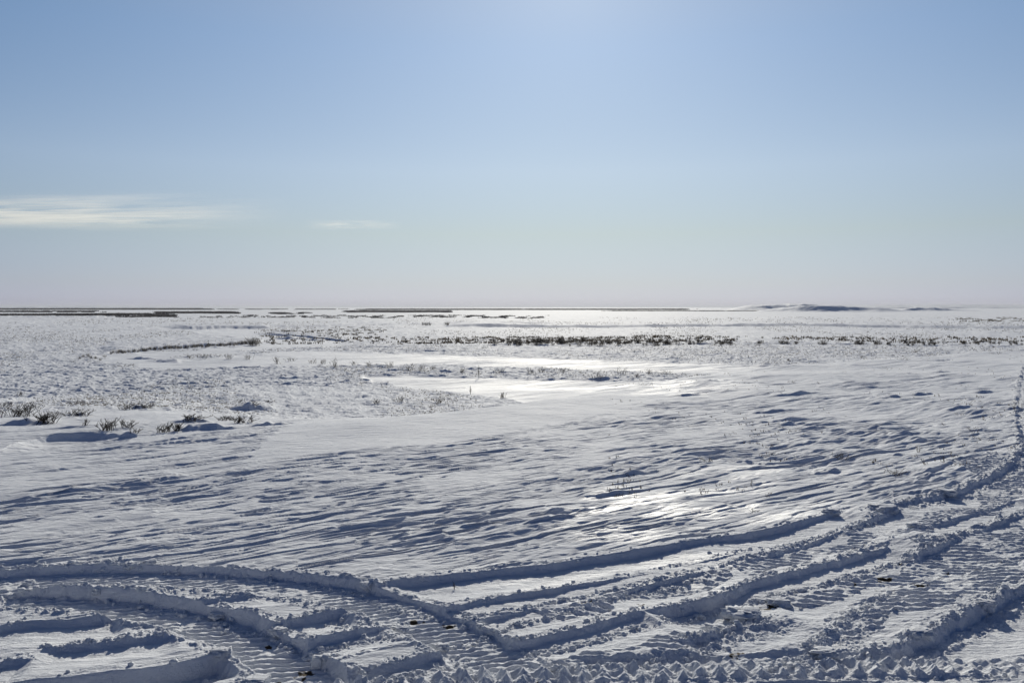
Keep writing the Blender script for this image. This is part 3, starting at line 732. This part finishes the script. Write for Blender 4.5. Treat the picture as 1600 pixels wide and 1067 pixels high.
# shrubs along the middle flats
GM = "small bare shrubs standing on the river flats"
mid_shrubs = [
 (300,560,24,7,"low spreading shrub at the left end of the flats shrubs, below the river bend"),
 (322,560,20,7,"low shrub touching the leftmost flats shrub on its right"),
 (357,561,14,8,"faint thin shrub halfway between the low spreading shrub and the round one"),
 (386,562,16,9,"small dark shrub behind the round one on the flats"),
 (431,569,13,11,"round dark compact shrub alone on white snow of the flats"),
 (456,564,18,6,"flat low shrub right of the round compact one"),
 (490,568,16,7,"left one of the pair left of the tall thin shrub"),
 (505,569,14,8,"right one of the pair left of the tall thin shrub"),
 (522,575,14,14,"tall thin dark shrub at the left part of the flats"),
 (575,573,10,8,"slim shrub just right of the tall thin one"),
 (553,570,12,6,"faint shrub between the tall thin one and the slim one"),
 (610,574,12,9,"slim upright shrub with brown stems over a faint drift"),
 (640,579,14,8,"sparse shrub left of the long drift shadow"),
 (658,580,14,10,"grey twiggy shrub at the long drift shadow"),
 (676,578,12,7,"pale thin shrub right of the long drift shadow"),
 (722,583,10,9,"short upright shrub just left of the tallest sapling"),
 (778,583,16,8,"flat twiggy shrub right of the tallest sapling"),
 (830,584,16,10,"twiggy shrub halfway along the middle bank"),
 (848,582,18,7,"low shrub touching the halfway shrub"),
 (878,582,22,8,"wide low shrub on the middle bank"),
 (932,592,30,10,"broad dark shrub on the blue shaded drift of the middle bank"),
 (970,584,20,9,"brown shrub behind the right end of the blue shaded drift"),
 (1015,585,16,9,"upright shrub near the right end of the middle bank"),
 (995,589,14,6,"low shrub in front of the right end of the middle bank"),
 (1040,584,20,6,"faint low shrub last in the row on the middle bank"),
 (785,622,11,9,"small shrub right at the brink of the near snow slope"),
 (685,630,16,9,"dark bushy shrub on the tussock ground just above the near slope"),
 (624,627,18,8,"brown low shrub left of the dark bushy one above the near slope"),
 (588,630,14,6,"faint tuft leftmost above the near slope"),
 (1231,564,5,4,"tiny isolated dark shrub in the white flat right of centre"),
]
for k, (px, py, w, h, lab) in enumerate(mid_shrubs):
    x, y, z = on_ground(px, py); m = math.hypot(x, y) / F_PX
    o = make_shrub("bare_shrub", lab, "shrub", w * m, h * m * 1.1, 14, 4, 300 + k, 0.011, 0.007, group=GM)
    o.location = (x, y, z)
for px, py, h, lab in [(748,590,20,"tallest thin leafless sapling standing on the middle bank"), (735,616,13,"thin leafless sapling alone on the smooth river snow")]:
    x, y, z = on_ground(px, py); m = math.hypot(x, y) / F_PX
    rnd = random.Random(px); hh = h * m
    e = link("leafless_sapling", None, loc=(x, y, z)); tag(e, lab, "sapling")
    pts = [(0, 0, -0.1), (0.01, 0, hh * .35), (-0.02, 0.01, hh * .7), (0.02, 0, hh)]
    v, f_ = twig_geo([(pts, 0.022, 0.008)]); link("trunk", mesh_np("trunk", v, f_, M_STEM, False), e)
    br = []
    for i in range(34):
        t = rnd.uniform(0.15, 0.98); an = rnd.uniform(0, 6.28); l = hh * rnd.uniform(0.10, 0.30) * (1.15 - t)
        br.append(([(0, 0, hh * t), (math.cos(an) * l * .7, math.sin(an) * l * .7, hh * t + l * .4), (math.cos(an) * l, math.sin(an) * l, hh * t + l)], 0.008, 0.004))
    v, f_ = twig_geo([(pts, 0.012, 0.004)] + br); link("branches", mesh_np("branches", v, f_, M_TWIG, False), e)
# right-hand slope
GR = "thin twigs poking out of the crusted slope on the right"
for k, (px, py, w, h, n, lab) in enumerate([
 (1310,716,40,13,16,"reddish twig clump on the crusted slope, widest on the right"),
 (1400,742,34,12,12,"sparse reddish twigs below a long wind ridge on the right slope"),
 (1436,706,14,14,5,"few tall thin stems over a blue shadow on the right slope"),
 (1520,676,18,12,6,"thin stems high on the right slope near the bend of the track"),
 (1104,720,26,10,8,"pale brown twigs on the crust left of the widest reddish clump"),
 (1590,640,14,18,7,"thin stems beside the track at the far right edge"),
 (1410,562,24,7,12,"low brown shrub on the crest of the right slope"),
 (1445,557,26,7,12,"low brown shrub right of the one on the slope crest"),
 (1555,553,26,5,12,"low shrub at the right end of the slope crest"),
 (1180,800,20,6,5,"faint twig tips beside the first berm"),
 (1010,602,22,6,8,"low twigs on the glittering crest"),
 (1240,598,22,5,7,"few low twigs behind the slope crest"),
 ]):
    x, y, z = on_ground(px, py); m = math.hypot(x, y) / F_PX
    o = make_shrub("twig_clump", lab, "twigs", w * m, h * m * 0.7, n, 3, 400 + k, 0.005, 0.003, group=GR)
    o.location = (x, y, z)
x, y, z = on_ground(709, 920)
o = make_shrub("grass_tuft", "few dark grass blades standing alone between the foreground tracks", "grass", 0.06, 0.10, 5, 1, 900, 0.0025, 0.002, mat=M_STEM); o.location = (x, y, z)

# the willow row along the far bank: prototypes copied
protos = [make_shrub("bank_willow", "dark leafless willow in the row along the far bank", "shrub", 1.5, 1.0, 26, 5, 500 + k, 0.016, 0.012, parts=False, group="willows in the row along the far bank") for k in range(6)]
row = []
for _ in range(84):
    px = 760 + 300 * random.random() ** 0.9; row.append((px, 538.5 + random.uniform(-4.5, 2.2), random.choice([0.35, 0.5, 0.65, 0.8, 1.05]) * random.uniform(0.8, 1.1)))
for cx_, n, sp_ in [(1085,10,18),(1125,14,14),(1140,6,8),(1185,4,4),(1220,6,14),(1285,5,8),(1343,8,6),(1370,5,8),(1385,7,14),(1420,10,14),(1437,8,8),(1460,8,10),(1505,6,8),(1527,6,6),(1550,5,12),(1590,6,14),(1240,6,30)]:
    for _ in range(n): row.append((random.gauss(cx_, sp_ / 2), 537.5 + random.uniform(-2.0, 2.0), random.uniform(0.25, 0.55)))
used = set()
for k, (px, py, s) in enumerate(row):
    if px > 1640: continue
    p = protos[k % 6]
    if (k % 6) in used: p = p.copy(); COL.objects.link(p)
    used.add(k % 6)
    put(p, px, py, s=s, sz=s * random.uniform(0.8, 1.2))
    if px < 1075: p["label"] = "dark leafless willow in the dense part of the row along the far bank"; p["group"] = "willows in the dense part of the bank row"
    elif px < 1330: p["label"] = "leafless willow in the broken middle stretch of the bank row, right of the dense part"; p["group"] = "willows in the broken middle of the bank row"
    else: p["label"] = "small scattered willow in the sparse right end of the bank row"; p["group"] = "willows at the sparse right end of the bank row"
# willows along the outer bank of the river bend
bank = []
for t in np.linspace(0, 1, 60):
    px = 175 + t * 215; bank.append((px + random.uniform(-2, 2), np.interp(px, [175, 240, 300, 360, 400], [552.5, 546.5, 543, 540, 536]) + random.uniform(-1, 1), random.uniform(0.25, 0.5) * (1 + 0.3 * t)))
for k, (px, py, s) in enumerate(bank):
    p = protos[k % 6].copy(); COL.objects.link(p); put(p, px, py, s=s)
    p["label"] = "low leafless willow fringing the outer bank of the river bend"; p["group"] = "willows fringing the river bend"
for px, py, s in [(130,558,.35),(138,557,.4),(142,560,.35),(150,561,.3),(125,561,.3),(157,563,.25),(163,558,.3)]:
    p = protos[int(px) % 6].copy(); COL.objects.link(p); put(p, px, py, s=s)
    p["label"] = "low scrub willow at the left tip of the white river bend"; p["group"] = "willows at the left tip of the bend"
for px, py, s in [(667,508,1.0),(662,508.3,.9),(672,508.3,.8),(697,507.6,1.0),(700,507.8,.8)]:
    p = protos[int(px) % 6].copy(); COL.objects.link(p); put(p, px, py, s=s)
    p["label"] = "far dark willow on the thin line across the middle of the plain"; p["group"] = "far willows on the thin line"

# ------------------------------------------------------------------ scattered tussock stubble and distant thickets (uncountable)
def spikes(name, pts, hs, ws, mat, label, cat, per=5, seed=0):
    """clumps of upright blades: each blade a slim three-sided spike"""
    r = np.random.default_rng(seed)
    pts = np.asarray(pts); n = len(pts)
    base = np.repeat(pts, per, 0); h = np.repeat(hs, per) * r.uniform(0.5, 1.0, n * per); w = np.repeat(ws, per)
    off = r.normal(0, 1, (n * per, 2)) * w[:, None] * 0.5
    b = base.copy(); b[:, :2] += off
    tip = b.copy(); tip[:, :2] += r.normal(0, 1, (n * per, 2)) * (h * 0.35)[:, None]; tip[:, 2] += h
    tw = (w * 0.22)[:, None]
    v = []
    ph = r.uniform(0, 6.28, n * per)
    for q in range(3):
        an = ph + q * 2.094
        e = b.copy(); e[:, 0] += np.cos(an) * tw[:, 0]; e[:, 1] += np.sin(an) * tw[:, 0]; e[:, 2] -= 0.15 * h
        v.append(e)
    v.append(tip)
    N_ = n * per; k = np.arange(N_)
    fs = np.concatenate([np.stack([k, k + N_, k + 3 * N_], 1), np.stack([k + N_, k + 2 * N_, k + 3 * N_], 1), np.stack([k + 2 * N_, k, k + 3 * N_], 1)])
    o = link(name, mesh_np(name, np.vstack(v), fs, mat, False))
    return tag(o, label, cat, kind="stuff")
def hgt(x, y):
    th = np.arctan2(x, y); r = np.hypot(x, y)
    j = np.interp(th, TH, np.arange(NT)).astype(int); i = np.interp(r, R, np.arange(NR)).astype(int)
    return ZG[i, j]
# stubble over the tussock ground
n = 220000
u = rng.uniform(-0.70, 0.70, n); invd = rng.uniform(1 / 420.0, 1 / 24.0, n); d = 1 / invd
x, y = u * d, d
i = np.clip(np.searchsorted(R, np.hypot(x, y)), 0, NR - 1); j = np.clip(np.searchsorted(TH, np.arctan2(x, y)), 0, NT - 1)
fl = np.ones(n); ok4 = (i < s4[0].stop) & (j >= ja) & (j < jb)
fl[ok4] = flat[i[ok4], j[ok4] - ja]
dens = fbm(x / (6 + 0.05 * d), y / (12 + 0.1 * d), 3, 950)
keep = (fl < 0.1) & (ZM[i, j] < -1.9) & (dens > -0.25 + 0.6 * rng.random(n)) & (rng.random(n) < 0.45 * np.clip(d / 90, 0.06, 1))
x, y, d = x[keep], y[keep], d[keep]
print("stubble", len(x))
spikes("tussock_stubble", np.stack([x, y, hgt(x, y)], 1), 0.02 + 0.05 * rng.random(len(x)) + 0.0010 * d, 0.02 + 0.0009 * d, M_GRASS,
       "sparse dead grass and twig tips poking through the tussock snow of the plain", "grass stubble", per=3, seed=3)
# small stubble on the right-hand near slope
n = 2600
px = rng.uniform(950, 1640, n); py = 545 + 230 * rng.random(n) ** 1.4
dd = np.array([unproject(a, b, 0) for a, b in zip(px, py)])
dens = fbm(dd[:, 0] / 2.5, dd[:, 1] / 4, 3, 970); i = np.searchsorted(R, np.hypot(dd[:, 0], dd[:, 1])); j = np.searchsorted(TH, np.arctan2(dd[:, 0], dd[:, 1]))
keep = (dens > 0.22) & (ZM[i, j] > -0.8)
dd = dd[keep]
spikes("slope_stubble", np.column_stack([dd, hgt(dd[:, 0], dd[:, 1])]), 0.03 + 0.05 * rng.random(len(dd)), np.full(len(dd), 0.035), M_GRASS,
       "thin dead grass tips scattered over the crusted right slope", "grass stubble", per=3, seed=4)

def thicket(name, px0, px1, ya, yb, n, h, label, seed, z=PLAIN, gap=-9.0, w=0.9, spread=5):
    r = np.random.default_rng(seed)
    px = r.uniform(px0, px1, n * 3); py = r.uniform(ya, yb, n * 3)
    xy = np.array(unproject(px, py, z)).T
    nn = fbm(px / (10.0 if h < 0.6 else 26.0), py / (1.1 if h < 0.6 else 1.6), 3, 1000 + seed, 0.6)
    t = (px - px0) / (px1 - px0); e = np.minimum(t, 1 - t) * 8
    k = (nn > gap + (1 - np.clip(e, 0, 1)) * 0.8)
    xy = xy[k][:n]; 
    d = xy[:, 1]
    spikes(name, np.column_stack([xy, hgt(xy[:, 0], xy[:, 1])]), h * r.uniform(0.6, 1.1, len(xy)), w * (0.8 + 0.4 * r.random(len(xy))), M_FAR if h > 0.6 else M_GRASS, label, "thicket", per=spread, seed=seed)
thicket("distant_thicket", -60, 275, 491.5, 495.5, 6500, 1.2, "long dark thicket band low across the left of the plain", 1, gap=-0.8, w=1.4)
thicket("distant_thicket", -60, 175, 486.2, 488.0, 2500, 1.6, "thin broken thicket strip above the long left band", 2, gap=-0.1, w=2.5)
thicket("distant_thicket", -60, 330, 482.6, 484.0, 5000, 3.2, "farthest dark wood on the left horizon", 3, gap=-0.6, w=9)
thicket("distant_thicket", 245, 372, 488.0, 490.0, 2600, 1.6, "lens shaped dark thicket left of centre, right of the long band", 4, gap=-0.8, w=2.4)
thicket("distant_thicket", 420, 490, 489.2, 491.0, 700, 1.2, "small speckled thicket between the lens shaped one and the centre", 5, gap=0.0, w=1.8)
thicket("distant_thicket", 280, 880, 493.0, 497.0, 1500, 0.8, "speckled scrub scattered across the middle distance", 6, gap=0.25, w=1.2)
thicket("distant_thicket", 540, 705, 486.2, 488.2, 3600, 1.6, "dark thicket band just left of centre under the horizon", 7, gap=-0.7, w=2.8)
thicket("distant_thicket", 560, 1090, 483.0, 484.4, 7500, 2.2, "long thin dark wood along the central horizon", 8, gap=-0.5, w=7)
thicket("distant_thicket", 940, 1215, 485.6, 486.3, 1500, 1.0, "thin dark line of scrub below the bright hill crest", 9, gap=-0.4, w=2.5)
thicket("distant_thicket", 330, 560, 483.0, 483.8, 1600, 1.6, "faint wood line on the horizon left of centre", 10, gap=-0.2, w=6)
thicket("distant_thicket", 1480, 1660, 497.0, 503.0, 160, 0.6, "faint speckled scrub on the plain at the far right", 11, gap=-0.1, w=1.0)
thicket("distant_thicket", 1180, 1640, 527.0, 536.0, 230, 0.45, "low brown scrub speckling the ground behind the bank row", 12, gap=0.1, w=0.5)
thicket("distant_thicket", 560, 1180, 527.0, 539.0, 700, 0.40, "low brown scrub left of and behind the dense willows", 13, gap=0.1, w=0.5)
thicket("distant_thicket", 380, 620, 511.0, 536.0, 420, 0.40, "thin scrub edging the far channel bank left of centre", 14, gap=0.2, w=0.5)

# ------------------------------------------------------------------ crumbs and blocks of snow
def ico():
    t = (1 + 5 ** 0.5) / 2
    v = np.array([(-1,t,0),(1,t,0),(-1,-t,0),(1,-t,0),(0,-1,t),(0,1,t),(0,-1,-t),(0,1,-t),(t,0,-1),(t,0,1),(-t,0,-1),(-t,0,1)], float)
    v /= np.linalg.norm(v[0])
    f_ = np.array([(0,11,5),(0,5,1),(0,1,7),(0,7,10),(0,10,11),(1,5,9),(5,11,4),(11,10,2),(10,7,6),(7,1,8),(3,9,4),(3,4,2),(3,2,6),(3,6,8),(3,8,9),(4,9,5),(2,4,11),(6,2,10),(8,6,7),(9,8,1)])
    return v, f_
def subdiv(v, f_):
    v = list(map(tuple, v)); cache = {}; out = []
    def mid(a, b):
        k = (min(a, b), max(a, b))
        if k not in cache:
            m = (np.array(v[a]) + np.array(v[b])) / 2; m /= np.linalg.norm(m); v.append(tuple(m)); cache[k] = len(v) - 1
        return cache[k]
    for a, b, c in f_:
        ab, bc, ca = mid(a, b), mid(b, c), mid(c, a)
        out += [(a, ab, ca), (b, bc, ab), (c, ca, bc), (ab, bc, ca)]
    return np.array(v), np.array(out)
iv, if_ = ico(); iv1, if1 = subdiv(iv, if_); iv3, if3 = subdiv(*subdiv(iv1, if1))
cv, cf, base = [], [], 0
for (x, y, s) in clod_spots:
    th = rng.uniform(0, 6.28); c_, s_ = math.cos(th), math.sin(th)
    vv = iv1 * (0.75 + 0.5 * rng.random((len(iv1), 1))) * s * np.array([1, 1, 0.8]) * rng.uniform(0.7, 1.3, 3)
    vv = vv @ np.array([[c_, s_, 0], [-s_, c_, 0], [0, 0, 1]])
    z = float(hgt(np.array([x]), np.array([y]))[0])
    cv.append(vv + np.array([x, y, z + s * 0.25])); cf.append(if1 + base); base += len(iv1)
tag(link("snow_crumbs", mesh_np("snow_crumbs", np.vstack(cv), np.vstack(cf), M_CLOD, False)),
    "broken crumbs of snow strewn along the walls of the vehicle tracks", "snow crumbs", kind="stuff")
GB = "loose blocks of snow thrown up by the tracks"
for k, (px, py, w, hgt_, lab) in enumerate([
 (206,884,18,9,"rounded snow block resting on the top edge of the upper left track wall"),
 (236,880,15,9,"jagged snow block right of the rounded one on the track wall"),
 (1165,966,44,24,"largest upright jagged snow lump standing in the right foreground"),
 (1218,943,30,14,"low dark shadowed snow lump beside a patch of bare soil"),
 (404,1066,32,14,"square cut snow block at the bottom edge of the photo"),
 (1120,984,26,14,"broken snow lump left of and below the largest upright lump"),
 (222,921,12,8,"small snow block on the rim of the second left track"),
 (152,925,12,8,"small pale snow block standing on the rim left of the pair"),
 (45,912,14,8,"snow block on the rim near the left edge of the photo"),
 (342,963,20,10,"crumbled snow lump at the corner of the upper slab"),
 (436,987,22,12,"crumbled snow lump at the corner where bare soil shows"),
 (496,1040,16,26,"thin upright snow slab broken beside the dark soil patch"),
 (690,1014,24,14,"jagged lump on the right end of the lowest middle slab"),
 (628,983,24,9,"crumbled lump at the end of the middle slab"),
 (1300,799,20,7,"rounded lump on the long berm in the right middle"),
 (1385,797,30,12,"big lump on the berm end above the ribbed track"),
 (1430,822,18,8,"snow lump between the two upper right berms"),
 (1540,945,22,12,"rounded snow lump on the upper end of the right ridge"),
 (1440,990,26,12,"ragged snow lump on the lower half of the right ridge"),
 (350,1020,24,12,"crumbled end of the longest left slab"),
 (280,990,18,9,"small lump where the narrow left slab ends"),
 (575,915,18,10,"snow lump in the corner where the two walls meet"),
 (1290,1022,30,13,"low snow heap above the row of tooth marks"),
 (1480,770,24,8,"lump on the farther right berm"),
 ]):
    x, y, z = on_ground(px, py); m = math.hypot(x, y) / F_PX
    r_ = np.random.default_rng(700 + k)
    P = iv3.copy()
    nn = fbm(P[:, 0] * 1.5 + 10 * k, P[:, 1] * 1.5 + P[:, 2] * 1.9, 3, 1200 + k, 0.6)
    P = P * (1 + 0.45 * nn)[:, None]
    if k in (4, 11):                                          # cut blocks
        P = np.sign(P) * np.abs(P / np.abs(P).max(0)) ** 0.45
        P *= (1 + 0.07 * nn)[:, None]
        P[:, 0] += 0.25 * P[:, 2]
    P = np.where(P > 0.62, 0.62 + (P - 0.62) * 0.25, P)       # broken flats
    P *= np.array([w * m / 2 / 0.75, w * m / 2 / 0.95, hgt_ * m / 2 / 0.7])
    th = r_.uniform(-0.6, 0.6); c_, s_ = math.cos(th), math.sin(th)
    P = P @ np.array([[c_, s_, 0], [-s_, c_, 0], [0, 0, 1]])
    o = link("snow_block", mesh_np("snow_block", P, if3, M_CLOD), loc=(x, y, z + hgt_ * m * 0.14))
    tag(o, lab, "snow block", GB)

# ------------------------------------------------------------------ high thin clouds
def cloud(px0, px1, py0, py1, alt, dens, seed, label, fade=(0.0, 0.35)):
    m = bpy.data.materials.new("thin_cloud"); m.use_nodes = True
    nt = m.node_tree; N, Lk = nt.nodes, nt.links
    for q in list(N): N.remove(q)
    out = N.new("ShaderNodeOutputMaterial"); tr = N.new("ShaderNodeBsdfTransparent"); di = N.new("ShaderNodeBsdfTranslucent"); mx = N.new("ShaderNodeMixShader")
    di.inputs[0].default_value = (2.15, 1.93, 1.52, 1)  # overbright colour stands in for sunlight scattered forward through the thin cloud
    at = N.new("ShaderNodeAttribute"); at.attribute_name = "cloud_amount"
    Lk.new(at.outputs["Fac"], mx.inputs[0]); Lk.new(tr.outputs[0], mx.inputs[1]); Lk.new(di.outputs[0], mx.inputs[2]); Lk.new(mx.outputs[0], out.inputs[0])
    n, mm = 200, 90
    a = (np.linspace(px0, px1, n) - CX) / F_PX; pyv = np.linspace(py0, py1, mm)
    d = (alt - CAM_H) * F_PX / (HOR - pyv)
    UU, DD = np.meshgrid(a, d); x, y = UU * DD, DD
    tt, qq = np.meshgrid(np.linspace(0, 1, n), np.linspace(0, 1, mm))
    fn = fbm(tt * 3.2, qq * 4.5 + tt * 1.0, 4, 1300 + seed, 0.55)
    fn2 = fbm(tt * 9, qq * 22 + tt * 6, 3, 1320 + seed, 0.6)
    den = np.clip(0.62 + 0.7 * fn + 0.28 * fn2, 0, 1)
    den *= sst(0, 0.5, qq) * (1 - sst(0.72, 1.0, qq + 0.08 * fn)) * sst(*fade, tt) if fade[1] > fade[0] else sst(0, 0.5, qq) * (1 - sst(0.72, 1.0, qq + 0.08 * fn))
    den *= (1 - sst(0.62, 1.0, tt))
    z = np.full_like(x, alt) + alt * 0.01 * fn
    k = np.arange(n * mm).reshape(mm, n)
    fc = np.stack([k[:-1, :-1], k[:-1, 1:], k[1:, 1:], k[1:, :-1]], -1).reshape(-1, 4)
    me = mesh_np("thin_cloud", np.stack([x, y, z], -1).reshape(-1, 3), fc, m)
    at_ = me.attributes.new("cloud_amount", 'FLOAT', 'POINT'); at_.data.foreach_set("value", (den * dens).ravel().astype(np.float32))
    tag(link("thin_cloud", me), label, "cloud")
cloud(-420, 480, 298, 364, 3000, 0.36, 1, "long pale yellowish cloud streak low in the left sky", (0.0, 0.0))
cloud(470, 640, 343, 360, 3000, 0.15, 5, "short thin curved cloud wisp right of the long streak", (0.0, 0.3))
# ------------------------------------------------------------------ air
hz = bpy.data.materials.new("haze"); hz.use_nodes = True
for q in list(hz.node_tree.nodes): hz.node_tree.nodes.remove(q)
ho = hz.node_tree.nodes.new("ShaderNodeOutputMaterial"); pv = hz.node_tree.nodes.new("ShaderNodeVolumePrincipled")
pv.inputs["Color"].default_value = (0.86, 0.90, 0.96, 1); pv.inputs["Density"].default_value = 0.00006; pv.inputs["Anisotropy"].default_value = 0.2
hz.node_tree.links.new(pv.outputs[0], ho.inputs["Volume"])
bx = np.array([(sx * 46000.0, sy * 46000.0, zz) for zz in (-9.0, 34.0) for sy in (-1, 1) for sx in (-1, 1)])
bf = np.array([(0, 2, 3, 1), (4, 5, 7, 6), (0, 1, 5, 4), (2, 6, 7, 3), (0, 4, 6, 2), (1, 3, 7, 5)])
tag(link("haze", mesh_np("haze", bx, bf, hz, False)), "thin cold haze lying over the far snow plain", "haze", kind="stuff")
print("scene done")
